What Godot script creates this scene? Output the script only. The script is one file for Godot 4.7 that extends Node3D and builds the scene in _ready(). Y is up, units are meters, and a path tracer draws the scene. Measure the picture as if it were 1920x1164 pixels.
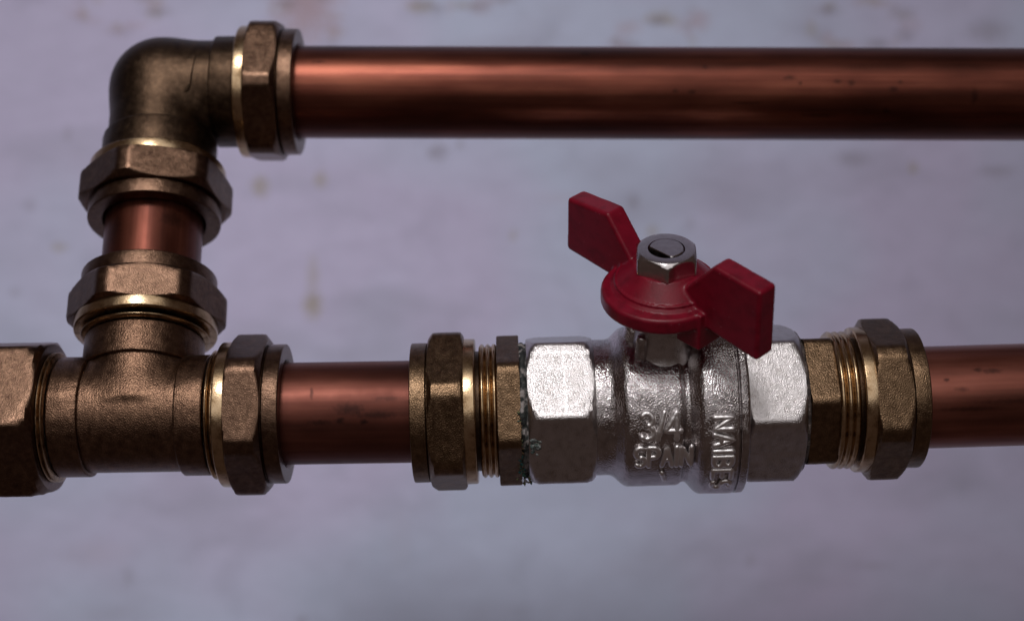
extends Node3D
# Close-up of brass and copper pipework with a red-handled ball valve on a painted wall.
# Shapes are worked out in millimetres and committed in metres.

const MM := 0.001
var M := {}
var grime: Texture2D
var wobble := FastNoiseLite.new()
var used := {}
var rng := RandomNumberGenerator.new()


# ------------------------------------------------------------------ naming
func numbered(called: String) -> String:
	used[called] = used.get(called, 0) + 1
	return called if used[called] == 1 else "%s_%03d" % [called, used[called] - 1]


func thing(called: String, label: String, category: String, frame: Transform3D, group := "") -> Node3D:
	var o := Node3D.new()
	o.name = numbered(called)
	add_child(o)
	o.transform = Transform3D(frame.basis, frame.origin * MM)
	o.set_meta("label", label)
	o.set_meta("category", category)
	if group:
		o.set_meta("group", group)
	return o


func part(called: String, mesh: Mesh, mat: Material, parent: Node3D, frame := Transform3D()) -> MeshInstance3D:
	var o := MeshInstance3D.new()
	o.name = called
	o.mesh = mesh
	o.material_override = mat
	o.transform = Transform3D(frame.basis, frame.origin * MM)
	parent.add_child(o, true)
	return o


# ------------------------------------------------------------------ shapes
func bevelled(pts: Array, radius: float, steps := 3) -> Array:
	# rounds the corners of a profile given as Vector2(along, radius)
	var out := [pts[0]]
	for i in range(1, pts.size() - 1):
		var a: Vector2 = pts[i - 1]
		var b: Vector2 = pts[i]
		var c: Vector2 = pts[i + 1]
		var r: float = minf(radius, minf(a.distance_to(b), b.distance_to(c)) * 0.45)
		var p := b + (a - b).normalized() * r
		var q := b + (c - b).normalized() * r
		for k in steps + 1:
			var t := float(k) / steps
			out.append(p * (1 - t) * (1 - t) + b * 2 * t * (1 - t) + q * t * t)
	out.append(pts[-1])
	return out


func skin(rings: Array, crease := 38.0) -> ArrayMesh:
	# rings of equal size, closed around; corner normals average the neighbours within the crease angle
	var n: int = rings[0].size()
	var rows := rings.size()
	var limit := cos(deg_to_rad(crease))
	var quad := PackedVector3Array()
	quad.resize((rows - 1) * n)
	for i in rows - 1:
		var a: PackedVector3Array = rings[i]
		var b: PackedVector3Array = rings[i + 1]
		for j in n:
			var k := (j + 1) % n
			quad[i * n + j] = (b[k] - a[j]).cross(a[k] - b[j]).normalized()
	var pos := PackedVector3Array()
	var nor := PackedVector3Array()
	var uvs := PackedVector2Array()
	var idx := PackedInt32Array()
	var along := PackedFloat32Array([0.0])
	for i in range(1, rows):
		along.append(along[i - 1] + rings[i][0].distance_to(rings[i - 1][0]))
	for i in rows - 1:
		for j in n:
			var own := quad[i * n + j]
			var at := pos.size()
			for c in 4:
				var di := 1 if c >= 2 else 0
				var dj := 1 if c == 1 or c == 2 else 0
				var sum := Vector3.ZERO
				for ii in [i + di - 1, i + di]:
					if ii < 0 or ii >= rows - 1:
						continue
					for jj in [j + dj - 1, j + dj]:
						var q := quad[ii * n + posmod(jj, n)]
						if q.dot(own) > limit:
							sum += q
				var ring: PackedVector3Array = rings[i + di]
				pos.append(ring[(j + dj) % n] * MM)
				nor.append(sum.normalized() if sum.length() > 0.01 else own)
				uvs.append(Vector2(float(j + dj) / n, along[i + di] / 100.0))
			idx.append_array(PackedInt32Array([at, at + 1, at + 2, at, at + 2, at + 3]))
	var arr := []
	arr.resize(Mesh.ARRAY_MAX)
	arr[Mesh.ARRAY_VERTEX] = pos
	arr[Mesh.ARRAY_NORMAL] = nor
	arr[Mesh.ARRAY_TEX_UV] = uvs
	arr[Mesh.ARRAY_INDEX] = idx
	var m := ArrayMesh.new()
	m.add_surface_from_arrays(Mesh.PRIMITIVE_TRIANGLES, arr)
	return m


func lathe(pts: Array, segs := 128, bevel := 0.0, rough := 0.0, seed_at := 0.0, crease := 38.0) -> ArrayMesh:
	var prof := bevelled(pts, bevel) if bevel > 0.0 else pts
	var rings := []
	for p in prof:
		var ring := PackedVector3Array()
		for j in segs:
			var a := TAU * j / segs
			var r: float = p.y
			if rough > 0.0:
				r += rough * wobble.get_noise_3d(p.x * 3.0 + seed_at, sin(a) * r * 3.0, cos(a) * r * 3.0)
			ring.append(Vector3(p.x, sin(a) * r, cos(a) * r))
		rings.append(ring)
	return skin(rings, crease)


func hexagon_radius(a: float, flat: float, corner: float, limit: float) -> float:
	# a rounded minimum of the flats, the blunted corners and the chamfer cone
	var w := absf(fposmod(rad_to_deg(a) + 30.0, 60.0) - 30.0)
	var p := 110.0
	var s := pow(cos(deg_to_rad(w)) / flat, p) + pow(cos(deg_to_rad(60.0 - w)) / flat, p) + pow(cos(deg_to_rad(30.0 - w)) / corner, p) + pow(1.0 / limit, p)
	return pow(s, -1.0 / p)


func hex_prism(x0: float, x1: float, flat: float, corner: float, bore: float, face0: float, face1: float, slope0 := 1.73, slope1 := 1.73, rough := 0.05, seed_at := 0.0, segs := 240) -> ArrayMesh:
	# face0/face1: radius of the chamfer circle on each end face
	var rings := []
	var stops := [[x0, bore], [x0, face0 * 0.985]]
	var n := 16
	for i in n + 1:
		var t := float(i) / n
		t = t * t * (3 - 2 * t)
		t = t * t * (3 - 2 * t)
		stops.append([lerpf(x0 + 0.02, x1 - 0.02, t), -1.0])
	stops.append([x1, face1 * 0.985])
	stops.append([x1, bore])
	for s in stops:
		var ring := PackedVector3Array()
		for j in segs:
			var a := TAU * j / segs
			var r: float = s[1]
			if r < 0.0 or r > bore:
				var cone := minf(face0 + (s[0] - x0) * slope0, face1 + (x1 - s[0]) * slope1)
				var h := hexagon_radius(a, flat, corner, maxf(cone, 0.5))
				r = h if r < 0.0 else minf(r, h * 0.985)
				r += rough * wobble.get_noise_3d(s[0] * 2.0 + seed_at, sin(a) * r * 2.0, cos(a) * r * 2.0)
			ring.append(Vector3(s[0], sin(a) * r, cos(a) * r))
		rings.append(ring)
	return skin(rings, 40.0)


func nets(sdf: Callable, lo: Vector3, hi: Vector3, cell: float) -> ArrayMesh:
	# surface nets of a distance field
	var B := 4
	var nb := Vector3i(((hi - lo) / (cell * B)).ceil())
	var n := nb * B + Vector3i.ONE
	var val := PackedFloat32Array()
	val.resize(n.x * n.y * n.z)
	val.fill(1e9)
	var sx := 1
	var sy := n.x
	var sz := n.x * n.y
	var half := cell * B * 0.5
	var reach := half * 1.7321 * 1.15
	var blocks: Array[Vector3i] = []
	for bz in nb.z:
		for by in nb.y:
			for bx in nb.x:
				var c := lo + Vector3(bx, by, bz) * cell * B + Vector3.ONE * half
				if absf(sdf.call(c)) > reach:
					continue
				blocks.append(Vector3i(bx, by, bz))
				for k in B + 1:
					for j in B + 1:
						for i in B + 1:
							var at := (bx * B + i) * sx + (by * B + j) * sy + (bz * B + k) * sz
							if val[at] > 1e8:
								val[at] = sdf.call(lo + Vector3(bx * B + i, by * B + j, bz * B + k) * cell)
	var vid := {}
	var pos := PackedVector3Array()
	var nor := PackedVector3Array()
	var corners := [0, sx, sy, sx + sy, sz, sx + sz, sy + sz, sx + sy + sz]
	var e := cell * 0.35
	for b in blocks:
		for k in B:
			for j in B:
				for i in B:
					var x := b.x * B + i
					var y := b.y * B + j
					var z := b.z * B + k
					var at := x + y * sy + z * sz
					var inside := 0
					for c in corners:
						if val[at + c] < 0.0:
							inside += 1
					if inside == 0 or inside == 8:
						continue
					var sum := Vector3.ZERO
					var hits := 0
					for axis in 3:
						var step: int = [sx, sy, sz][axis]
						var o1: int = [sy, sx, sx][axis]
						var o2: int = [sz, sz, sy][axis]
						for q in 4:
							var off := (o1 if q & 1 else 0) + (o2 if q & 2 else 0)
							var va := val[at + off]
							var vb := val[at + off + step]
							if (va < 0.0) != (vb < 0.0):
								var p := Vector3.ZERO
								p[axis] = va / (va - vb)
								p[[1, 0, 0][axis]] = 1.0 if q & 1 else 0.0
								p[[2, 2, 1][axis]] = 1.0 if q & 2 else 0.0
								sum += p
								hits += 1
					var w := lo + (Vector3(x, y, z) + sum / hits) * cell
					vid[at] = pos.size()
					pos.append(w * MM)
					nor.append(Vector3(sdf.call(w + Vector3(e, 0, 0)) - sdf.call(w - Vector3(e, 0, 0)), sdf.call(w + Vector3(0, e, 0)) - sdf.call(w - Vector3(0, e, 0)), sdf.call(w + Vector3(0, 0, e)) - sdf.call(w - Vector3(0, 0, e))).normalized())
	var idx := PackedInt32Array()
	for at in vid:
		for axis in 3:
			var step: int = [sx, sy, sz][axis]
			var u: int = [sy, sz, sx][axis]
			var v: int = [sz, sx, sy][axis]
			if not (vid.has(at - u) and vid.has(at - v) and vid.has(at - u - v)):
				continue
			var va := val[at]
			var vb := val[at + step]
			if (va < 0.0) == (vb < 0.0):
				continue
			var q := [vid[at - u - v], vid[at - v], vid[at], vid[at - u]]
			if va < 0.0:
				q.reverse()
			idx.append_array(PackedInt32Array([q[0], q[1], q[2], q[0], q[2], q[3]]))
	var arr := []
	arr.resize(Mesh.ARRAY_MAX)
	arr[Mesh.ARRAY_VERTEX] = pos
	arr[Mesh.ARRAY_NORMAL] = nor
	arr[Mesh.ARRAY_INDEX] = idx
	var m := ArrayMesh.new()
	m.add_surface_from_arrays(Mesh.PRIMITIVE_TRIANGLES, arr)
	return m


func soft_min(a: float, b: float, k: float) -> float:
	var h := maxf(k - absf(a - b), 0.0) / k
	return minf(a, b) - h * h * k * 0.25


func rod(p: Vector3, a: Vector3, b: Vector3, r: float) -> float:
	# flat-ended cylinder from a to b
	var d := (b - a).normalized()
	var t := (p - a).dot(d)
	var radial := (p - a - d * t).length() - r
	var ends := maxf(-t, t - a.distance_to(b))
	return minf(maxf(radial, ends), 0.0) + Vector2(maxf(radial, 0.0), maxf(ends, 0.0)).length()


func capsule(p: Vector3, a: Vector3, b: Vector3, r: float) -> float:
	var t := clampf((p - a).dot(b - a) / (b - a).length_squared(), 0.0, 1.0)
	return p.distance_to(a.lerp(b, t)) - r


func polygon(p: Vector2, pts: PackedVector2Array) -> float:
	var d := 1e9
	var s := 1.0
	var j := pts.size() - 1
	for i in pts.size():
		var e := pts[j] - pts[i]
		var w := p - pts[i]
		var b := w - e * clampf(w.dot(e) / e.length_squared(), 0.0, 1.0)
		d = minf(d, b.length_squared())
		var c1 := p.y >= pts[i].y
		var c2 := p.y < pts[j].y
		var c3 := e.x * w.y > e.y * w.x
		if (c1 and c2 and c3) or (not c1 and not c2 and not c3):
			s = -s
		j = i
	return s * sqrt(d)


func strokes_mesh(lines: Array, place: Callable, thick: float) -> ArrayMesh:
	# raised rounded cast strokes; each line is a run of Vector2, place() lays a point on the metal
	var st := SurfaceTool.new()
	st.begin(Mesh.PRIMITIVE_TRIANGLES)
	for line in lines:
		var fine := []
		for i in line.size() - 1:
			var n := maxi(2, int(ceil(line[i].distance_to(line[i + 1]) / 0.35)))
			for k in n:
				fine.append(line[i].lerp(line[i + 1], float(k) / n))
		fine.append(line[-1])
		var rings := []
		var count := fine.size()
		for i in range(-2, count + 2):
			var p: Vector2 = fine[clampi(i, 0, count - 1)]
			var t: Vector2 = (fine[mini(clampi(i, 0, count - 1) + 1, count - 1)] - fine[maxi(clampi(i, 0, count - 1) - 1, 0)]).normalized()
			var r := thick * (1.0 + 0.14 * wobble.get_noise_2d(p.x * 9.0 + i, p.y * 9.0))
			if i == -1 or i == count:
				p += t * thick * (0.7 if i > 0 else -0.7)
				r *= 0.72
			elif i < -1 or i > count:
				p += t * thick * (1.0 if i > 0 else -1.0)
				r = 0.02
			var side := Vector2(-t.y, t.x)
			var c: Vector3 = place.call(p, 0.0)
			var up: Vector3 = place.call(p, 1.0) - c
			var w: Vector3 = (place.call(p + side * 0.05, 0.0) - c).normalized()
			var ring := PackedVector3Array()
			for j in 10:
				var a := TAU * j / 10
				ring.append(c + w * cos(a) * r + up * sin(a) * r * 0.9)
			rings.append(ring)
		# turn the winding so that normals face out
		for k in rings.size():
			rings[k].reverse()
		st.append_from(skin(rings, 80.0), 0, Transform3D())
	return st.commit()


# ------------------------------------------------------------------ materials
func lin(r: float, g: float, b: float) -> Color:
	return Color(r, g, b).linear_to_srgb()


func noise_image(seed_at: int, freq: float, octaves: int, size := 512, kind := FastNoiseLite.TYPE_SIMPLEX_SMOOTH) -> Image:
	var f := FastNoiseLite.new()
	f.seed = seed_at
	f.noise_type = kind
	f.frequency = freq
	f.fractal_octaves = octaves
	f.fractal_gain = 0.55
	var im := f.get_seamless_image(size, size)
	im.convert(Image.FORMAT_L8)
	return im


func ramp_texture(im: Image, stops: Array) -> ImageTexture:
	# stops: [value, linear colour]
	var table := []
	for v in 256:
		var t := v / 255.0
		var c: Color = stops[0][1]
		for k in stops.size() - 1:
			if t >= stops[k][0]:
				c = stops[k][1].lerp(stops[k + 1][1], clampf((t - stops[k][0]) / (stops[k + 1][0] - stops[k][0]), 0, 1))
		table.append(c.linear_to_srgb())
	var out := Image.create(im.get_width(), im.get_height(), false, Image.FORMAT_RGB8)
	var data := im.get_data()
	var bytes := PackedByteArray()
	bytes.resize(data.size() * 3)
	for i in data.size():
		var c: Color = table[data[i]]
		bytes[i * 3] = c.r8
		bytes[i * 3 + 1] = c.g8
		bytes[i * 3 + 2] = c.b8
	out.set_data(im.get_width(), im.get_height(), false, Image.FORMAT_RGB8, bytes)
	return ImageTexture.create_from_image(out)


func blended(a: Image, b: Image, share: float) -> Image:
	var da := a.get_data()
	var db := b.get_data()
	for i in da.size():
		da[i] = clampi(int(da[i] * (1 - share) + db[i] * share), 0, 255)
	return Image.create_from_data(a.get_width(), a.get_height(), false, Image.FORMAT_L8, da)


func metal(color_tex: Texture2D, rough_tex: Texture2D, rough: float, bump: Texture2D, relief_mm: float, tile_mm: float, metallic := 1.0) -> StandardMaterial3D:
	var m := StandardMaterial3D.new()
	m.albedo_texture = color_tex
	m.metallic = metallic
	m.roughness = rough
	if rough_tex:
		m.roughness_texture = rough_tex
		m.roughness_texture_channel = BaseMaterial3D.TEXTURE_CHANNEL_RED
	if bump:
		m.heightmap_enabled = true
		m.heightmap_texture = bump
		m.heightmap_scale = relief_mm * 0.1
	m.uv1_triplanar = true
	m.uv1_triplanar_sharpness = 4.0
	m.uv1_scale = Vector3.ONE * (1000.0 / tile_mm)
	return m


func pipe_texture(seed_at: int, length_mm: float, spots: Array, base: Array) -> ImageTexture:
	# u runs round the pipe, v along it (one repeat per 100 mm is undone by uv1_scale)
	var w := 256
	var h := 1024
	var streak := FastNoiseLite.new()
	streak.seed = seed_at
	streak.frequency = 0.02
	streak.fractal_octaves = 4
	var blotch := FastNoiseLite.new()
	blotch.seed = seed_at + 7
	blotch.frequency = 0.012
	blotch.fractal_octaves = 5
	var bytes := PackedByteArray()
	bytes.resize(w * h * 3)
	var lo: Color = base[0]
	var mid: Color = base[1]
	var hi: Color = base[2]
	var per := length_mm / h
	for y in h:
		for x in w:
			var a := TAU * x / w
			var cx := cos(a) * 40.0
			var cy := sin(a) * 40.0
			var s := streak.get_noise_3d(cx * 5.0, cy * 5.0, y * per * 0.35)
			var b := blotch.get_noise_3d(cx * 1.6, cy * 1.6, y * per * 1.5)
			var t := clampf(0.5 + s * 0.5 + b * 0.8, 0, 1)
			var c := lo.lerp(mid, t * 2) if t < 0.5 else mid.lerp(hi, t * 2 - 1)
			var at := (y * w + x) * 3
			c = c.linear_to_srgb()
			bytes[at] = c.r8
			bytes[at + 1] = c.g8
			bytes[at + 2] = c.b8
	var im := Image.create_from_data(w, h, false, Image.FORMAT_RGB8, bytes)
	var per_u := TAU * 11.0 / w
	for s in spots:
		# s: [u 0..1, v mm, half width mm, half length mm, strength, colour]
		var cxp: float = s[0] * w
		var cyp: float = s[1] / per
		var rx: float = s[2] / per_u
		var ry: float = s[3] / per
		for yy in range(int(cyp - ry * 1.6) - 1, int(cyp + ry * 1.6) + 2):
			for xx in range(int(cxp - rx * 1.6) - 1, int(cxp + rx * 1.6) + 2):
				if yy < 0 or yy >= h:
					continue
				var d := Vector2((xx - cxp) / rx, (yy - cyp) / ry).length() + 0.45 * wobble.get_noise_2d(xx * per_u * 9.0, yy * per * 9.0)
				var k: float = clampf((1.25 - d) / 0.9, 0, 1) * s[4]
				if k > 0:
					var px := posmod(xx, w)
					im.set_pixel(px, yy, im.get_pixel(px, yy).lerp(s[5], k * 0.7))
	return ImageTexture.create_from_image(im)


func pipe_material(seed_at: int, length_mm: float, spots: Array, base: Array, rough: float, metallic: float) -> StandardMaterial3D:
	var m := StandardMaterial3D.new()
	m.albedo_texture = pipe_texture(seed_at, length_mm, spots, base)
	m.uv1_scale = Vector3(1, 100.0 / length_mm, 1)
	m.metallic = metallic
	m.roughness = rough
	m.roughness_texture = grime
	m.roughness_texture_channel = BaseMaterial3D.TEXTURE_CHANNEL_RED
	return m


func wall_texture() -> ImageTexture:
	var w := 1024
	var h := 640
	var big := FastNoiseLite.new()
	big.seed = 5
	big.frequency = 0.004
	big.fractal_octaves = 3
	var tone := FastNoiseLite.new()
	tone.seed = 11
	tone.frequency = 0.009
	tone.fractal_octaves = 4
	var fine := FastNoiseLite.new()
	fine.seed = 21
	fine.frequency = 0.05
	fine.fractal_octaves = 3
	var cool := Color(0.645, 0.70, 0.92)
	var pink := Color(0.68, 0.635, 0.88)
	var grey := Color(0.47, 0.465, 0.61)
	var bytes := PackedByteArray()
	bytes.resize(w * h * 3)
	for y in h:
		for x in w:
			var p := big.get_noise_2d(x, y) - 0.22 * (x - 380.0) / 640.0
			var q := tone.get_noise_2d(x * 0.6, y * 1.3)
			var c := cool.lerp(pink, clampf(0.5 + p * 1.5, 0, 1)).lerp(grey, clampf(q * 0.9 - 0.06, 0, 0.6))
			c = c * (1.0 + 0.035 * fine.get_noise_2d(x, y)) * (1.0 - 0.25 * clampf(tone.get_noise_2d(x * 1.7 + 900, y * 1.7) - 0.3, 0, 1))
			c = c.linear_to_srgb()
			var at := (y * w + x) * 3
			bytes[at] = c.r8
			bytes[at + 1] = c.g8
			bytes[at + 2] = c.b8
	var im := Image.create_from_data(w, h, false, Image.FORMAT_RGB8, bytes)
	# stains: centre x, y and half sizes in millimetres on the wall, strength, colour
	var ochre := Color(0.46, 0.40, 0.33)
	var dirt := Color(0.26, 0.23, 0.28)
	var rose := Color(0.55, 0.42, 0.50)
	var stains := [
		[-67, 33, 2.2, 3.0, 0.6, ochre], [-53, 1.5, 2.4, 3.4, 0.75, ochre], [-53, 9, 1.6, 6.0, 0.35, ochre], [-51, 35, 1.8, 2.4, 0.5, ochre], [-20, 42, 2.6, 2.4, 0.8, dirt], [-14, 44, 1.2, 1.0, 0.6, dirt],
		[32, 29, 2.0, 2.0, 0.6, dirt], [30, 17, 1.6, 3.2, 0.4, dirt], [37, 21, 1.8, 2.0, 0.35, ochre], [90, 40.5, 5.0, 2.2, 0.6, dirt], [106, 38, 1.4, 1.6, 0.5, ochre], [128, 37, 4.6, 1.6, 0.55, dirt],
		[47, 23, 1.5, 2.0, 0.3, dirt], [-99, 60, 2.0, 1.6, 0.45, ochre], [-128, 28, 1.8, 2.0, 0.4, dirt], [-120, 17, 2.4, 1.4, 0.4, ochre], [-132, 5, 2.0, 1.6, 0.3, dirt], [-118, 47, 1.4, 2.2, 0.35, dirt],
		[-55, 82, 8.5, 11.0, 0.9, rose], [49, 77, 3.4, 2.8, 0.5, rose], [-56, -82, 1.6, 1.8, 0.5, dirt], [63, -66, 1.4, 1.6, 0.4, dirt], [95, -67, 6, 0.9, 0.3, dirt], [-102, -70, 1.6, 2.6, 0.35, dirt], [-110, -64, 9, 4, 0.3, rose],
		[10, -40, 3, 2, 0.15, dirt], [-30, -60, 4, 9, 0.12, rose], [126, 74, 6, 3, 0.3, dirt], [112, 60, 3, 1.2, 0.35, dirt], [75, 60, 2.5, 1.5, 0.3, dirt], [12, 30, 6, 1.5, 0.25, rose], [0, 20, 1.2, 1.4, 0.3, ochre]]
	for k in 5:
		stains.append([rng.randf_range(-240, 240), rng.randf_range(-150, 150), rng.randf_range(0.8, 2.2), rng.randf_range(0.8, 2.6), rng.randf_range(0.12, 0.4), [ochre, dirt, rose][k % 3]])
	# the worn plaster along the top: rubbed, peeling patches
	for patch in [[-55, 74, 8, 12], [38, 72, 11, 6], [92, 76, 14, 7], [-16, 84, 16, 5], [-105, 80, 12, 6]]:
		for k in 34:
			var a := rng.randf_range(0, TAU)
			var far := sqrt(rng.randf()) * 0.4 + 0.6
			stains.append([patch[0] + patch[2] * far * cos(a), patch[1] + patch[3] * far * sin(a), rng.randf_range(0.8, 3.6), rng.randf_range(0.7, 2.2), rng.randf_range(0.08, 0.36), [dirt, rose, rose, ochre][k % 4]])
	var per := 500.0 / w
	for s in stains:
		var cx: float = (s[0] + 250.0) / per
		var cy: float = (156.25 - s[1]) / per
		var rx: float = s[2] / per
		var ry: float = s[3] / per
		for yy in range(int(cy - ry * 2) - 1, int(cy + ry * 2) + 2):
			for xx in range(int(cx - rx * 2) - 1, int(cx + rx * 2) + 2):
				if xx < 0 or yy < 0 or xx >= w or yy >= h:
					continue
				var d := Vector2((xx - cx) / rx, (yy - cy) / ry).length() + 0.6 * wobble.get_noise_2d(xx * 3.0, yy * 3.0)
				var k: float = clampf(1.3 - d, 0, 1) * s[4] * (1.0 if s[1] > 50 or s[5] == ochre else 0.5)
				if k > 0:
					im.set_pixel(xx, yy, im.get_pixel(xx, yy).lerp(s[5].linear_to_srgb(), k))
	return ImageTexture.create_from_image(im)


func specked_texture(base: Color, speck: Color, count: int, seed_at: int) -> ImageTexture:
	var r := RandomNumberGenerator.new()
	r.seed = seed_at
	var im := noise_image(seed_at, 0.012, 4, 512)
	var dark := Color(base.r * 0.6, base.g * 0.6, base.b * 0.6)
	var t: Image = ramp_texture(im, [[0.0, dark], [0.5, base], [1.0, Color(base.r * 1.12, base.g * 1.2, base.b * 1.15)]]).get_image()
	for k in count:
		var x := r.randi_range(1, 509)
		var y := r.randi_range(1, 509)
		var c := speck.linear_to_srgb() if k % 4 else Color(0.1, 0.05, 0.06)
		var w := 1 + k % 4
		for j in w * w:
			t.set_pixel(mini(x + j % w, 511), mini(y + j / w, 511), t.get_pixel(mini(x + j % w, 511), mini(y + j / w, 511)).lerp(c, 0.75))
	return ImageTexture.create_from_image(t)


func make_materials() -> void:
	var grain := noise_image(1, 0.076, 2)
	var speckle := noise_image(6, 0.13, 2)
	var coarse := noise_image(2, 0.018, 4)
	var patch := noise_image(3, 0.009, 5)
	var pits := noise_image(4, 0.03, 2, 512, FastNoiseLite.TYPE_CELLULAR)
	var cast := blended(grain, coarse, 0.3)
	var cast_tex := ImageTexture.create_from_image(cast)
	var grain_tex := ImageTexture.create_from_image(grain)
	var rough_tex := ramp_texture(blended(coarse, patch, 0.5), [[0.0, Color(0.5, 0.5, 0.5)], [1.0, Color(1, 1, 1)]])
	grime = rough_tex
	var tone := blended(patch, grain, 0.3)
	var mottle := blended(blended(patch, coarse, 0.5), speckle, 0.55)
	# old brown cast brass, the yellower brass by the valve, and machined brass
	M.cast = metal(ramp_texture(mottle, [[0.27, Color(0.068, 0.037, 0.024)], [0.5, Color(0.148, 0.084, 0.054)], [0.7, Color(0.25, 0.146, 0.092)]]), rough_tex, 0.42, cast_tex, 0.085, 17.0)
	M.nut = metal(ramp_texture(mottle, [[0.27, Color(0.066, 0.037, 0.025)], [0.5, Color(0.135, 0.078, 0.051)], [0.7, Color(0.23, 0.137, 0.09)]]), rough_tex, 0.36, cast_tex, 0.06, 14.0)
	M.aged = metal(ramp_texture(mottle, [[0.27, Color(0.026, 0.015, 0.010)], [0.5, Color(0.058, 0.036, 0.023)], [0.7, Color(0.115, 0.071, 0.044)]]), rough_tex, 0.46, cast_tex, 0.06, 17.0)
	M.olive = metal(ramp_texture(mottle, [[0.27, Color(0.088, 0.053, 0.029)], [0.5, Color(0.172, 0.107, 0.062)], [0.7, Color(0.285, 0.182, 0.108)]]), rough_tex, 0.38, cast_tex, 0.09, 15.5)
	M.machined = metal(ramp_texture(tone, [[0.25, Color(0.22, 0.135, 0.07)], [0.45, Color(0.46, 0.315, 0.18)], [0.8, Color(0.62, 0.455, 0.285)]]), rough_tex, 0.27, grain_tex, 0.012, 18.0)
	M.thread = metal(ramp_texture(tone, [[0.28, Color(0.17, 0.105, 0.062)], [0.5, Color(0.44, 0.30, 0.18)], [0.8, Color(0.64, 0.465, 0.29)]]), rough_tex, 0.36, grain_tex, 0.03, 14.0)
	# nickel plate: bumpy casting, and the flatter hexagons
	var plate := ramp_texture(tone, [[0.2, Color(0.35, 0.315, 0.31)], [0.5, Color(0.51, 0.47, 0.47)], [0.8, Color(0.60, 0.56, 0.56)]])
	M.nickel = metal(plate, rough_tex, 0.17, cast_tex, 0.14, 17.0)
	M.nickel_flat = metal(ramp_texture(blended(tone, speckle, 0.35), [[0.2, Color(0.33, 0.295, 0.28)], [0.45, Color(0.56, 0.525, 0.52)], [0.8, Color(0.66, 0.62, 0.62)]]), rough_tex, 0.34, cast_tex, 0.09, 14.0)
	M.nickel_smooth = metal(plate, rough_tex, 0.26, grain_tex, 0.03, 20.0)
	M.letter = metal(ramp_texture(tone, [[0.2, Color(0.74, 0.70, 0.69)], [0.8, Color(0.92, 0.89, 0.89)]]), rough_tex, 0.44, grain_tex, 0.03, 20.0)
	M.steel = metal(ramp_texture(tone, [[0.2, Color(0.52, 0.48, 0.48)], [0.8, Color(0.66, 0.61, 0.61)]]), rough_tex, 0.22, grain_tex, 0.008, 9.0)
	M.red = metal(specked_texture(Color(0.205, 0.0042, 0.018), Color(0.42, 0.22, 0.24), 34, 8), rough_tex, 0.40, grain_tex, 0.02, 24.0, 0.0)
	M.red.metallic_specular = 0.42
	M.tape = metal(ramp_texture(coarse, [[0.3, Color(0.012, 0.012, 0.013)], [0.55, Color(0.03, 0.035, 0.032)], [0.70, Color(0.33, 0.29, 0.28)]]), null, 0.7, cast_tex, 0.2, 34.0, 0.0)
	M.jointing = metal(ramp_texture(coarse, [[0.3, Color(0.03, 0.024, 0.024)], [0.6, Color(0.10, 0.075, 0.065)], [0.8, Color(0.28, 0.22, 0.20)]]), null, 0.6, cast_tex, 0.3, 12.0, 0.0)
	M.crust = StandardMaterial3D.new()
	M.crust.vertex_color_use_as_albedo = true
	M.crust.roughness = 0.9
	M.salts = metal(ramp_texture(blended(coarse, speckle, 0.4), [[0.3, Color(0.08, 0.055, 0.035)], [0.42, Color(0.02, 0.085, 0.075)], [0.5, Color(0.12, 0.14, 0.135)], [0.6, Color(0.36, 0.33, 0.35)], [0.7, Color(0.06, 0.09, 0.045)]]), null, 0.9, grain_tex, 0.05, 8.0, 0.0)
	M.dark_hole = metal(ramp_texture(tone, [[0.2, Color(0.03, 0.022, 0.02)], [0.8, Color(0.07, 0.055, 0.05)]]), null, 0.6, grain_tex, 0.02, 9.0, 0.6)
	# copper
	var copper := [Color(0.058, 0.016, 0.010), Color(0.124, 0.035, 0.022), Color(0.23, 0.072, 0.044)]
	var dull := [Color(0.065, 0.019, 0.013), Color(0.125, 0.037, 0.025), Color(0.21, 0.068, 0.046)]
	var worn := [Color(0.12, 0.038, 0.026), Color(0.22, 0.070, 0.048), Color(0.34, 0.12, 0.085)]
	var black := Color(0.09, 0.045, 0.04)
	# upper pipe: v starts at its left end (X = -62); u 0.25 is its top, 0 faces the camera
	var marks := []
	for s in [[1120, 103, 9, 6], [1343, 127, 5, 5], [1318, 172, 7, 5], [1287, 171, 5, 4], [1590, 152, 9, 4], [1615, 155, 7, 6], [1693, 166, 9, 6], [1706, 153, 4, 4], [1845, 178, 6, 15], [1683, 205, 6, 6], [1560, 214, 34, 3], [1500, 146, 12, 5], [1520, 156, 4, 4], [1420, 192, 30, 2], [620, 120, 12, 3]]:
		var up: float = (174.0 - s[1]) / 86.0
		marks.append([(asin(clampf(up, -1, 1)) + deg_to_rad(-8.3)) / TAU, (s[0] - 960.0) * 0.125 + 62.0, s[3] * 0.128, s[2] * 0.128, 0.55, black])
	M.copper_top = pipe_material(31, 460.0, marks, copper, 0.42, 0.88)
	M.copper_mid = pipe_material(33, 60.0, [[0.02, 30, 1.2, 0.8, 0.5, black], [0.9, 24, 3.0, 2.0, 0.5, black], [0.1, 22, 2, 4, 0.4, black]], copper, 0.4, 0.85)
	var smears := [[0.02, 26, 1.2, 3.0, 0.6, black], [0.0, 32, 0.8, 4.0, 0.5, black], [0.985, 24, 0.7, 1.0, 0.7, black], [0.98, 29, 0.5, 0.9, 0.8, black], [0.05, 34, 0.5, 3.0, 0.4, black], [0.97, 40.5, 5.0, 0.35, 0.9, black], [0.0, 43.2, 11.0, 0.5, 0.75, black], [0.07, 18, 1.2, 0.4, 0.6, black], [0.98, 20, 0.5, 2.5, 0.5, black]]
	M.copper_short = pipe_material(35, 60.0, smears, dull, 0.5, 0.78)
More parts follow.
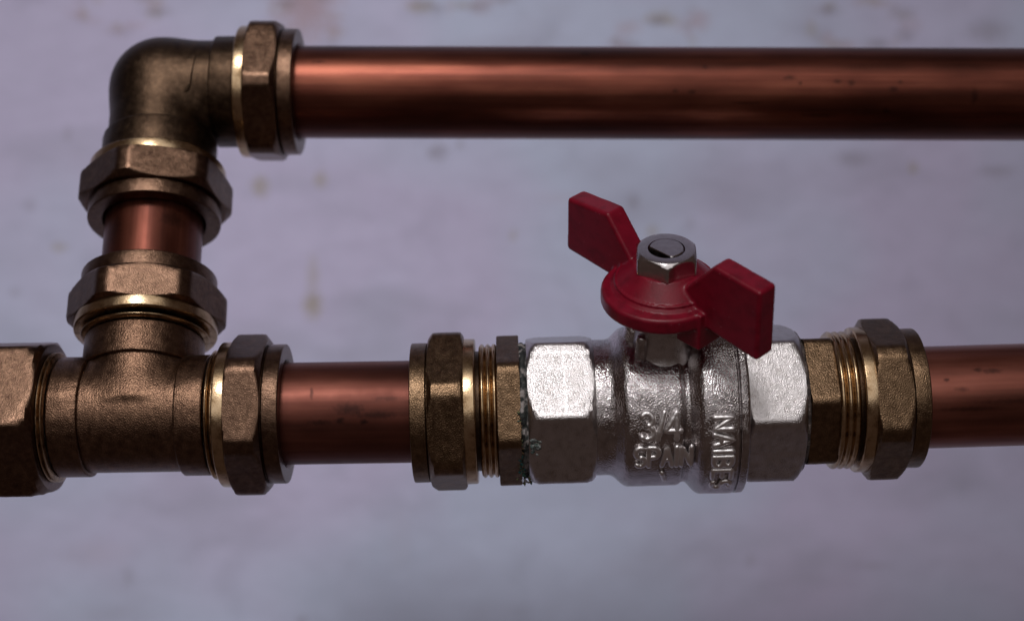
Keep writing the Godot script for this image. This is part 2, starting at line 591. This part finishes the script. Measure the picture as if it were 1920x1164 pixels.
	M.copper_right = pipe_material(37, 400.0, [[0.06, 14, 0.4, 0.6, 0.8, black], [0.09, 21, 0.5, 1.0, 0.6, black], [0.085, 24, 0.6, 2.0, 0.5, black], [0.03, 17, 0.5, 1.4, 0.4, black], [0.97, 18, 0.5, 6.0, 0.4, black], [0.99, 30, 0.6, 9.0, 0.35, black]], worn, 0.36, 0.8)
	M.wall = StandardMaterial3D.new()
	M.wall.albedo_texture = wall_texture()
	M.wall.roughness = 0.8
	M.wall.uv1_triplanar = true
	M.wall.uv1_world_triplanar = true
	M.wall.uv1_scale = Vector3(1.47, 2.35, 1.47)
	M.wall.uv1_offset = Vector3(0.5, -0.5, 0.5)
	M.wall.heightmap_enabled = true
	M.wall.heightmap_texture = ImageTexture.create_from_image(noise_image(9, 0.01, 5))
	M.wall.heightmap_scale = 0.12


# ------------------------------------------------------------------ fittings
var nut_meshes := {}


func compression_nut(parent: Node3D, frame: Transform3D, turn: float, mat: Material, style := 0) -> void:
	# local x runs from the bright collar (0) over the hexagon to the flange (13.7)
	if not nut_meshes.has(style):
		nut_meshes[style] = [
			hex_prism(2.4, 10.0, 15.7, 17.4, 12.5, 16.1, 15.9, 2.4, 1.5, 0.05, style * 40.0),
			lathe([Vector2(0, 12.6), Vector2(0, 15.35), Vector2(0.25, 15.6), Vector2(2.55, 15.65), Vector2(2.55, 13.0)], 160, 0.12),
			lathe([Vector2(9.8, 13.0), Vector2(9.8, 14.5), Vector2(10.3, 14.5), Vector2(10.3, 15.0), Vector2(13.7, 15.0), Vector2(13.7, 11.7), Vector2(12.7, 11.15)], 160, 0.28, 0.06, style * 40.0)]
	var set: Array = nut_meshes[style]
	var o := part("compression_nut", set[0], mat, parent, frame * Transform3D(Basis(Vector3.RIGHT, deg_to_rad(-turn)), Vector3.ZERO))
	part("machined_collar", set[1], M.machined, o)
	part("flange", set[2], mat, o)


func thread_ring(parent: Node3D, frame: Transform3D, x0: float, x1: float, crest: float, root: float, turns: int, mat: Material, called := "thread") -> void:
	var pts := [Vector2(x0, 11.5), Vector2(x0, root)]
	var n := turns * 12
	for i in n + 1:
		var t := float(i) / n
		pts.append(Vector2(lerpf(x0, x1, t), lerpf(root, crest, pow(0.5 - 0.5 * cos(t * turns * TAU), 0.4))))
	pts.append(Vector2(x1, root))
	pts.append(Vector2(x1, 11.5))
	part(called, lathe(pts, 128, 0.0, 0.03, x0 * 3.0), mat, parent, frame)


func _ready() -> void:
	wobble.seed = 77
	wobble.frequency = 0.08
	wobble.fractal_octaves = 3
	rng.seed = 4242
	# ---- camera
	var cam := Camera3D.new()
	cam.name = "camera"
	cam.position = Vector3(0, 0, 0.3225)
	cam.near = 0.02
	cam.far = 20.0
	cam.current = true
	var lens := CameraAttributesPhysical.new()
	lens.frustum_focal_length = 84.2
	lens.frustum_focus_distance = 0.308
	lens.exposure_aperture = 16.0
	lens.frustum_near = 0.02
	lens.frustum_far = 20.0
	cam.attributes = lens
	add_child(cam)
	cam.fov = rad_to_deg(2.0 * atan(582.0 / 2800.0))
	# ---- light: a large soft lamp in front and above, a work lamp from the upper left, dim surroundings
	var env := Environment.new()
	env.background_mode = Environment.BG_COLOR
	env.background_color = lin(0.050, 0.034, 0.029)
	env.tonemap_mode = Environment.TONE_MAPPER_LINEAR
	env.tonemap_exposure = 1.0
	env.sdfgi_enabled = true
	env.ssao_enabled = true
	env.ssil_enabled = true
	var we := WorldEnvironment.new()
	we.name = "surroundings"
	we.environment = env
	add_child(we)
	var soft := AreaLight3D.new()
	soft.name = "soft_lamp"
	soft.area_size = Vector2(0.95, 0.95)
	soft.area_normalize_energy = false
	soft.light_energy = 0.25
	soft.light_color = lin(1.0, 0.985, 0.99)
	soft.shadow_enabled = true
	add_child(soft)
	soft.look_at_from_position(Vector3(-0.06, 0.41, 0.63), Vector3(0, 0, 0), Vector3.UP)
	var work := SpotLight3D.new()
	work.name = "work_lamp"
	work.light_energy = 2.35
	work.light_size = 0.24
	work.spot_angle = 8.5
	work.spot_angle_attenuation = 1.0
	work.spot_range = 4.0
	work.spot_attenuation = 2.0
	work.light_color = lin(1.0, 0.985, 0.99)
	work.shadow_enabled = true
	add_child(work)
	work.look_at_from_position(Vector3(-0.28, 1.42, 1.27), Vector3(-0.075, -0.045, -0.21), Vector3.UP)
	make_materials()
	# ---- the wall
	var wall := MeshInstance3D.new()
	wall.name = "wall"
	var slab := BoxMesh.new()
	slab.size = Vector3(2.4, 1.8, 0.1)
	wall.mesh = slab
	wall.material_override = M.wall
	wall.position = Vector3(0, 0, -0.265)
	wall.set_meta("kind", "structure")
	wall.set_meta("label", "blotchy lilac painted wall behind the pipes")
	add_child(wall)
	build_pipes()


func build_pipes() -> void:
	# frames: x along each run. T is the tee's centre, E the elbow's
	var T := Vector3(-80.5, -22.79, 0)
	var E := Vector3(-83.5, 52.5, -36)
	var run := Transform3D(Basis(Vector3.BACK, atan(0.0163)), T)
	var b := (E - T).normalized()
	var fz := (Vector3.BACK - b * b.z).normalized()
	var rise := Transform3D(Basis(b, fz.cross(b), fz), T)
	var top := Transform3D(Basis(Vector3.BACK, -0.0032), E)
	var length := E.distance_to(T)
	var line := Transform3D(Basis(Vector3.BACK, atan(0.0305)), Vector3(31.4, -20.53, 0))
	var back := Transform3D(Basis(Vector3.BACK, PI), Vector3.ZERO)

	# ---- copper pipes
	var group := "copper pipes of the run"
	var p := thing("copper_pipe", "long horizontal copper pipe across the top, out of the brass elbow", "pipe", top * Transform3D(Basis(), Vector3(20, 0, 0)), group)
	part("tube", lathe([Vector2(0, 9.5), Vector2(0, 11), Vector2(20, 11), Vector2(200, 11), Vector2(440, 11), Vector2(440, 9.5)], 192), M.copper_top, p)
	p = thing("copper_pipe", "very short upright copper pipe between the elbow and the tee", "pipe", rise * Transform3D(Basis(), Vector3(21, 0, 0)), group)
	part("tube", lathe([Vector2(0, 9.5), Vector2(0, 11), Vector2(10, 11), Vector2(38, 11), Vector2(38, 9.5)], 192), M.copper_mid, p)
	p = thing("copper_pipe", "short level copper pipe joining the tee to the valve's left adapter", "pipe", run * Transform3D(Basis(), Vector3(22, 0, 0)), group)
	part("tube", lathe([Vector2(0, 9.5), Vector2(0, 11), Vector2(20, 11), Vector2(50, 11), Vector2(50, 9.5)], 192), M.copper_short, p)
	p = thing("copper_pipe", "dull copper pipe leaving the valve's right adapter towards the right edge", "pipe", line * Transform3D(Basis(), Vector3(47, 0, 0)), group)
	part("tube", lathe([Vector2(0, 9.5), Vector2(0, 11), Vector2(20, 11), Vector2(200, 11), Vector2(360, 11), Vector2(360, 9.5)], 192), M.copper_right, p)

	# ---- tee
	var tee := thing("tee_fitting", "brown brass compression tee at the lower left, its branch pointing up", "pipe fitting", run)
	var up := run.basis.inverse() * b
	var tee_field := func(q: Vector3) -> float:
		var d := rod(q, Vector3(-11.5, 0, 0), Vector3(11.5, 0, 0), 12.1)
		return soft_min(d, rod(q, Vector3.ZERO, up * 11.5, 12.1), 2.2)
	part("body", nets(tee_field, Vector3(-14, -14, -20), Vector3(14, 24, 16), 0.5), M.cast, tee)
	var stem := run.affine_inverse() * rise
	part("socket", lathe([Vector2(9.9, 11), Vector2(9.9, 13.0), Vector2(15.9, 13.0), Vector2(15.9, 11)], 160, 0.45, 0.15, 3.0), M.cast, tee)
	part("socket", lathe([Vector2(-16.6, 11), Vector2(-16.6, 13.0), Vector2(-10.1, 13.0), Vector2(-10.1, 11)], 160, 0.45, 0.15, 9.0), M.cast, tee)
	part("socket", lathe([Vector2(9.9, 11), Vector2(9.9, 13.0), Vector2(17.2, 13.0), Vector2(17.2, 11)], 160, 0.4, 0.12, 15.0), M.cast, tee, stem)
	thread_ring(tee, Transform3D(), 16.3, 17.2, 13.9, 13.1, 1, M.machined)
	thread_ring(tee, Transform3D(), 17.2, 18.6, 13.5, 12.7, 1, M.thread)
	thread_ring(tee, stem, 17.6, 18.7, 14.0, 12.9, 1, M.machined)
	thread_ring(tee, Transform3D(), -18.6, -16.8, 14.0, 13.0, 2, M.thread)
	compression_nut(tee, Transform3D(Basis(), Vector3(18.3, 0, 0)), 11.0, M.nut, 0)
	compression_nut(tee, stem * Transform3D(Basis(), Vector3(19.2, 0, 0)), -10.0, M.nut, 1)
	var cap := part("end_nut", hex_prism(-58.0, -18.4, 15.95, 18.3, 0.1, 15.6, 15.8, 1.7, 1.5, 0.04, 70.0), M.nut, tee, Transform3D(Basis(Vector3.RIGHT, deg_to_rad(-29)), Vector3.ZERO))
	cap.set_meta("label", "large plain hexagon nut cut by the left edge")

	# ---- elbow
	var elbow := thing("elbow_fitting", "brown brass compression elbow at the top left corner of the pipes", "pipe fitting", top)
	var down := top.basis.inverse() * -b
	var curl := [Vector3(7.2, 1.6, 10.1), Vector3(6.6, -0.2, 10.4), Vector3(5.0, -1.2, 10.7), Vector3(3.8, -2.6, 10.8), Vector3(3.2, -4.2, 10.5)]
	var elbow_field := func(q: Vector3) -> float:
		var d := soft_min(capsule(q, Vector3.ZERO, Vector3(13.5, 0, 0), 12.2), capsule(q, Vector3.ZERO, down * 15.0, 12.2), 3.0)
		return maxf(maxf(d, q.x - 14.0), q.dot(down) - 15.5)
	part("body", nets(elbow_field, Vector3(-15, -24, -15), Vector3(16, 15, 24), 0.5), M.aged, elbow)
	var ridge := func(q: Vector2, lift: float) -> Vector3:
		var around := Vector3(0, sin(q.y), cos(q.y))
		return Vector3(q.x, 0, 0) + around * (12.25 + lift)
	var mark := strokes_mesh([[Vector2(9.0, 0.13), Vector2(8.8, -0.03), Vector2(8.0, -0.12), Vector2(6.6, -0.17), Vector2(5.3, -0.25), Vector2(4.5, -0.36), Vector2(4.2, -0.46)]], ridge, 0.8)
	part("casting_seam", mark, M.aged, elbow)
	var leg := Transform3D(Basis(down, fz.cross(down).normalized(), fz), Vector3.ZERO)
	part("socket", lathe([Vector2(12.9, 11), Vector2(12.9, 13.2), Vector2(18.6, 13.2), Vector2(18.6, 11)], 160, 0.45, 0.15, 21.0), M.aged, elbow)
	part("socket", lathe([Vector2(14.6, 11), Vector2(14.6, 13.2), Vector2(22.4, 13.2), Vector2(22.4, 11)], 160, 0.45, 0.15, 27.0), M.aged, elbow, leg)
	compression_nut(elbow, Transform3D(Basis(), Vector3(18.8, 0, 0)), 31.0, M.nut, 0)
	compression_nut(elbow, leg * Transform3D(Basis(), Vector3(22.4, 0, 0)), 18.0, M.nut, 1)

	# ---- adapters either side of the valve
	var left := thing("pipe_adapter", "brass adapter left of the valve, green with verdigris at its joint", "pipe adapter", line, "brass adapters screwed into the valve")
	part("adapter_hexagon", hex_prism(-34.4, -29.6, 14.4, 16.2, 10.0, 15.9, 16.0, 3.0, 3.0, 0.08, 11.0), M.olive, left, Transform3D(Basis(Vector3.RIGHT, deg_to_rad(-8)), Vector3.ZERO))
	thread_ring(left, Transform3D(), -38.2, -34.3, 14.4, 13.7, 3, M.machined)
	part("neck", lathe([Vector2(-40, 11.2), Vector2(-40, 12.9), Vector2(-37.8, 12.9), Vector2(-37.8, 11.2)], 96), M.aged, left)
	compression_nut(left, Transform3D(Basis(), Vector3(-39.0, 0, 0)) * back, 11.0, M.olive, 2)
	part("sealing_tape", lathe([Vector2(-29.8, 11), Vector2(-29.8, 14.3), Vector2(-28.9, 14.6), Vector2(-28.3, 14.1), Vector2(-27.8, 14.4), Vector2(-27.6, 11)], 160, 0.2, 0.9, 5.0), M.tape, left)
	var right := thing("pipe_adapter", "clean yellowish brass adapter right of the valve", "pipe adapter", line, "brass adapters screwed into the valve")
	part("adapter_hexagon", hex_prism(30.6, 36.6, 13.3, 15.0, 10.0, 14.7, 14.8, 3.0, 3.0, 0.08, 17.0), M.olive, right, Transform3D(Basis(Vector3.RIGHT, deg_to_rad(-33)), Vector3.ZERO))
	thread_ring(right, Transform3D(), 36.5, 41.0, 14.8, 14.1, 3, M.machined)
	part("neck", lathe([Vector2(40.6, 11.2), Vector2(40.6, 13.1), Vector2(42.4, 13.1), Vector2(42.4, 11.2)], 96), M.aged, right)
	compression_nut(right, Transform3D(Basis(), Vector3(41.7, 0, 0)), 8.0, M.olive, 3)
	part("jointing_band", lathe([Vector2(29.2, 11), Vector2(29.3, 14.6), Vector2(29.9, 15.1), Vector2(30.5, 14.5), Vector2(30.7, 11)], 160, 0.3, 0.5, 55.0), M.jointing, right)

	build_valve(line)


func build_valve(line: Transform3D) -> void:
	var v := thing("ball_valve", "nickel plated ball valve with a red butterfly handle and cast lettering", "valve", line)
	part("end_hexagon", hex_prism(-28.1, -13.9, 15.0, 17.15, 10.0, 15.2, 15.0, 1.2, 1.5, 0.07, 31.0), M.nickel_flat, v, Transform3D(Basis(Vector3.RIGHT, deg_to_rad(-27)), Vector3.ZERO))
	var prof := [Vector2(-16, 10), Vector2(-16, 14.6), Vector2(-11.0, 14.6), Vector2(-10.0, 15.0), Vector2(-8.2, 16.8), Vector2(-7.2, 17.2), Vector2(3.4, 17.2), Vector2(4.3, 16.5), Vector2(5.3, 16.5), Vector2(7.0, 18.5), Vector2(8.0, 19.15), Vector2(15.0, 19.2), Vector2(15.1, 18.5), Vector2(15.3, 18.5), Vector2(15.4, 19.2), Vector2(17.0, 19.15), Vector2(17.4, 18.4), Vector2(17.4, 10)]
	part("body", lathe(prof, 256, 0.4, 0.10, 60.0, 45.0), M.nickel, v)
	part("end_hexagon", hex_prism(17.6, 29.6, 15.35, 17.45, 10.0, 16.4, 15.6, 2.0, 1.3, 0.07, 37.0), M.nickel_flat, v, Transform3D(Basis(Vector3.RIGHT, deg_to_rad(-19)), Vector3.ZERO))
	# lettering cast on the two swellings: x along the valve, y round it in degrees from the front
	var on_ring := func(q: Vector2, lift: float) -> Vector3:
		var a := deg_to_rad(q.y / 17.2 * 57.2958)
		return Vector3(q.x, sin(a) * (17.62 + lift), cos(a) * (17.62 + lift))
	var on_rim := func(q: Vector2, lift: float) -> Vector3:
		var a := deg_to_rad(q.y / 19.2 * 57.2958)
		return Vector3(q.x, sin(a) * (19.6 + lift), cos(a) * (19.6 + lift))
	# "3/4"
	var size_mark := []
	size_mark.append_array(placed_letters("3", Vector2(-4.8, -5.7), Vector2(2.4, 5.3)))
	size_mark.append_array(placed_letters("/", Vector2(-1.75, -5.8), Vector2(1.5, 5.6)))
	size_mark.append_array(placed_letters("4", Vector2(0.05, -5.7), Vector2(2.9, 5.4)))
	part("lettering", strokes_mesh(size_mark, on_ring, 0.72), M.letter, v).set_meta("label", "raised 3/4 size mark")
	var country := []
	var at := -6.2
	for c in ["S", "P", "A", "I", "N"]:
		var wide: float = {"I": 0.5}.get(c, 2.0)
		country.append_array(placed_letters(c, Vector2(at, -12.2), Vector2(wide, 4.5)))
		at += wide + 0.75
	country.append([Vector2(-0.6, -14.6), Vector2(0.1, -17.2)])
	part("lettering", strokes_mesh(country, on_ring, 0.62), M.letter, v).set_meta("label", "raised word SPAIN")
	# the word that runs down the rim, letters lying on their backs with their tops to the right
	var rim := []
	var down := -1.5
	for c in ["N", "A", "I", "B", "E", "S"]:
		var wide: float = {"I": 0.4}.get(c, 2.35)
		for stroke in glyph(c):
			var laid := []
			for q in stroke:
				laid.append(Vector2(9.7 + q.y * 3.8, down - q.x * wide))
			rim.append(laid)
		down -= wide + 1.15
	part("lettering", strokes_mesh(rim, on_rim, 0.62), M.letter, v).set_meta("label", "raised word running down the rim")

	# ---- stem, leaning 34 degrees towards the viewer
	var lean := Transform3D(Basis(Vector3.RIGHT, deg_to_rad(34)), Vector3(0.7, 0, 0))
	var axis := lean * Transform3D(Basis(Vector3(0, 1, 0), Vector3(-1, 0, 0), Vector3(0, 0, 1)), Vector3.ZERO)   # local x becomes the stem
	part("stem_boss", lathe([Vector2(11, 9.0), Vector2(14.6, 7.8), Vector2(15.8, 7.0), Vector2(17.0, 6.5), Vector2(19.6, 6.0), Vector2(28.5, 4.7), Vector2(28.5, 2)], 128, 0.5, 0.08, 80.0), M.nickel_flat, v, axis)
	part("stop_post", lathe([Vector2(12, 1.6), Vector2(15, 1.5), Vector2(20.6, 1.35), Vector2(21.5, 0.9), Vector2(21.6, 0.02)], 48, 0.3), M.nickel_smooth, v, lean * Transform3D(Basis(Vector3(0, 1, 0), Vector3(-1, 0, 0), Vector3(0, 0, 1)), Vector3(-4.9, 0, 4.2)))
	part("stop_post", lathe([Vector2(11, 3.4), Vector2(16, 2.9), Vector2(19.4, 2.3), Vector2(20.3, 1.5), Vector2(20.4, 0.02)], 48, 0.3, 0.08), M.nickel, v, lean * Transform3D(Basis(Vector3(0, 1, 0), Vector3(-1, 0, 0), Vector3(0, 0, 1)), Vector3(-5.6, 0, -2.2)))

	# ---- handle: a moulded disc with two upright wings on a diagonal
	var ca := cos(deg_to_rad(48))
	var sa := sin(deg_to_rad(48))
	var wing := PackedVector2Array([Vector2(3, 29.2), Vector2(7.4, 33.8), Vector2(14.6, 42.2), Vector2(25.2, 41.4), Vector2(25.6, 27.2), Vector2(11, 28.8)])
	var far_wing := PackedVector2Array([Vector2(3, 29.2), Vector2(7.4, 33.8), Vector2(14.6, 42.2), Vector2(25.2, 41.4), Vector2(25.4, 30.2), Vector2(11, 29.2)])
	var slope := Vector2(3.2, 3.4).normalized()
	var handle_field := func(q: Vector3) -> float:
		var flat := Vector2(q.x + 0.8, q.z - 1.1).length()
		var rho := Vector2(q.x, q.z).length()
		var e := Vector2(flat - 11.6, absf(q.y - 29.55) - 0.95)
		var disc := minf(maxf(e.x, e.y), 0.0) + Vector2(maxf(e.x, 0.0), maxf(e.y, 0.0)).length() - 0.85
		e = Vector2(rho - 10.2, absf(q.y - 31.0) - 1.4)
		var step := minf(maxf(e.x, e.y), 0.0) + Vector2(maxf(e.x, 0.0), maxf(e.y, 0.0)).length() - 0.25
		var cone := maxf(maxf(slope.dot(Vector2(rho - 9.9, q.y - 32.6)), q.y - 35.8), 31.0 - q.y)
		var d := minf(disc, minf(step, cone))
		var along := q.x * ca + q.z * sa
		var across := -q.x * sa + q.z * ca
		var w := Vector2(polygon(Vector2(absf(along), q.y), wing if along > 0.0 else far_wing), absf(across) - 1.75)
		d = soft_min(d, minf(maxf(w.x, w.y), 0.0) + Vector2(maxf(w.x, 0.0), maxf(w.y, 0.0)).length() - 0.8, 0.7)
		var t := Vector3(absf(along - 10.0) - 2.7, absf(q.y - 27.2) - 3.8, absf(across - 0.6) - 3.1)
		return soft_min(d, minf(maxf(t.x, maxf(t.y, t.z)), 0.0) + t.max(Vector3.ZERO).length() - 0.4, 0.5)
	var handle := part("handle", nets(handle_field, Vector3(-22, 22.4, -24), Vector3(22, 43.6, 24), 0.42), M.red, v, lean)
	handle.set_meta("label", "red plastic butterfly handle")
	var nut := part("handle_nut", hex_prism(35.75, 39.8, 5.98, 6.82, 3.75, 6.9, 5.75, 3.0, 1.25, 0.0, 0.0), M.steel, v, axis * Transform3D(Basis(Vector3.RIGHT, deg_to_rad(-34)), Vector3.ZERO))
	nut.set_meta("label", "bright hexagon nut on top of the handle")
	# the stem's end in the nut, cut flat on one side
	var cut := Vector2(-0.73, 0.68)
	var rings := []
	for lvl in [[37.2, 0.0, 0.9], [37.2, 0.0, 1.0], [39.8, 0.0, 1.0], [40.0, 0.0, 0.95], [40.02, 0.0, 0.02]]:
		var ring := PackedVector3Array()
		for j in 96:
			var a := TAU * j / 96
			var q := Vector2(sin(a), cos(a)) * 3.5
			var over := q.dot(cut) - 2.0
			if over > 0:
				q -= cut * over
			q *= lvl[2]
			ring.append(Vector3(lvl[0], -q.x, q.y))
		ring.reverse()
		rings.append(ring)
	part("stem_end", skin(rings, 30.0), M.steel, v, axis)
	part("stem_seat", lathe([Vector2(36.0, 3.74), Vector2(38.0, 3.74), Vector2(38.0, 0.02)], 64), M.dark_hole, v, axis)

	# ---- salts grown at the leaking left joint
	var st := SurfaceTool.new()
	st.begin(Mesh.PRIMITIVE_TRIANGLES)
	var tints := [Color(0.5, 0.47, 0.5), Color(0.36, 0.34, 0.36), Color(0.06, 0.15, 0.12), Color(0.025, 0.11, 0.11), Color(0.16, 0.17, 0.08), Color(0.17, 0.10, 0.05)]
	for k in range(110, 240):
		var x: float
		var a: float
		var r: float
		var size: float
		var tint: Color
		if k < 110:
			continue
		elif k < 190:   # green film along the joint
			x = -29.7 + rng.randfn(0, 0.3)
			a = deg_to_rad(rng.randf_range(-78, 2))
			r = 14.6 + rng.randf_range(-0.3, 0.5)
			size = rng.randf_range(0.08, 0.3)
			tint = tints[[2, 3, 3, 4, 5, 5][rng.randi_range(0, 5)]]
		else:   # brown drips below
			x = -28.6 + rng.randfn(0, 0.9)
			a = deg_to_rad(rng.randf_range(-100, -60))
			r = 14.9 + rng.randf_range(-0.2, 1.2)
			size = rng.randf_range(0.12, 0.4)
			tint = tints[[4, 5, 5, 1, 2, 5][rng.randi_range(0, 5)]]
		var c := Vector3(x, sin(a) * r, cos(a) * r)
		lump(st, c, size, tint)
	part("verdigris_film", st.commit(), M.crust, v)
	var knobs := []
	for k in 26:
		var a := deg_to_rad(-25 + rng.randfn(0, 4.6))
		var r := 14.75 + rng.randf_range(-0.3, 0.35)
		knobs.append([Vector3(-27.5 + absf(rng.randfn(0.1, 0.95)), sin(a) * r, cos(a) * r), rng.randf_range(0.25, 0.7)])
	var crust_field := func(q: Vector3) -> float:
		var d := 9.0
		for k in knobs:
			d = soft_min(d, q.distance_to(k[0]) - k[1], 0.3)
		return d + 0.28 * wobble.get_noise_3d(q.x * 12.0, q.y * 12.0, q.z * 12.0)
	part("verdigris_crust", nets(crust_field, Vector3(-29.2, -11.0, 10.5), Vector3(-22.8, -1.5, 16.5), 0.16), M.salts, v)


func lump(st: SurfaceTool, c: Vector3, size: float, tint: Color) -> void:
	# a small crystal: an uneven octahedron
	var tips := []
	for d in [Vector3.RIGHT, Vector3.UP, Vector3.BACK, Vector3.LEFT, Vector3.DOWN, Vector3.FORWARD]:
		tips.append((c + d * size * rng.randf_range(0.6, 1.5) + Vector3(rng.randf(), rng.randf(), rng.randf()) * size * 0.4) * MM)
	st.set_smooth_group(-1)
	for f in [[0, 1, 2], [1, 3, 2], [3, 4, 2], [4, 0, 2], [1, 0, 5], [3, 1, 5], [4, 3, 5], [0, 4, 5]]:
		var n: Vector3 = (tips[f[1]] - tips[f[0]]).cross(tips[f[2]] - tips[f[0]]).normalized()
		for k in [f[0], f[2], f[1]]:
			st.set_color(tint * rng.randf_range(0.8, 1.15))
			st.set_normal(n)
			st.add_vertex(tips[k])


func arc(cx: float, cy: float, rx: float, ry: float, from: float, to: float, n := 10) -> Array:
	var out := []
	for k in n + 1:
		var a := deg_to_rad(lerpf(from, to, float(k) / n))
		out.append(Vector2(cx + rx * cos(a), cy + ry * sin(a)))
	return out


func glyph(c: String) -> Array:
	# strokes in a unit box, y up
	match c:
		"3":
			return [arc(0.4, 0.76, 0.5, 0.24, 140, -80) + arc(0.4, 0.26, 0.58, 0.26, 80, -140)]
		"/":
			return [[Vector2(0, 0), Vector2(1, 1)]]
		"4":
			return [[Vector2(0.75, 0), Vector2(0.75, 1), Vector2(0, 0.3), Vector2(1, 0.3)]]
		"S":
			return [arc(0.5, 0.75, 0.48, 0.25, 50, 265) + arc(0.5, 0.25, 0.5, 0.25, 95, -130)]
		"P":
			return [[Vector2(0, 0), Vector2(0, 1)], [Vector2(0, 1)] + arc(0.5, 0.75, 0.5, 0.25, 90, -90) + [Vector2(0, 0.5)]]
		"A":
			return [[Vector2(0, 0), Vector2(0.5, 1), Vector2(1, 0)], [Vector2(0.22, 0.36), Vector2(0.78, 0.36)]]
		"I":
			return [[Vector2(0.5, 0), Vector2(0.5, 1)]]
		"N":
			return [[Vector2(0, 0), Vector2(0, 1), Vector2(1, 0), Vector2(1, 1)]]
		"B":
			return [[Vector2(0, 0), Vector2(0, 1)], [Vector2(0, 1)] + arc(0.5, 0.76, 0.42, 0.24, 90, -90) + [Vector2(0, 0.52)], [Vector2(0, 0.52)] + arc(0.5, 0.26, 0.5, 0.26, 90, -90) + [Vector2(0, 0)]]
		"E":
			return [[Vector2(1, 1), Vector2(0, 1), Vector2(0, 0), Vector2(1, 0)], [Vector2(0, 0.5), Vector2(0.8, 0.5)]]
	return []


func placed_letters(c: String, at: Vector2, size: Vector2) -> Array:
	var out := []
	for stroke in glyph(c):
		var line := []
		for q in stroke:
			line.append(at + q * size)
		out.append(line)
	return out
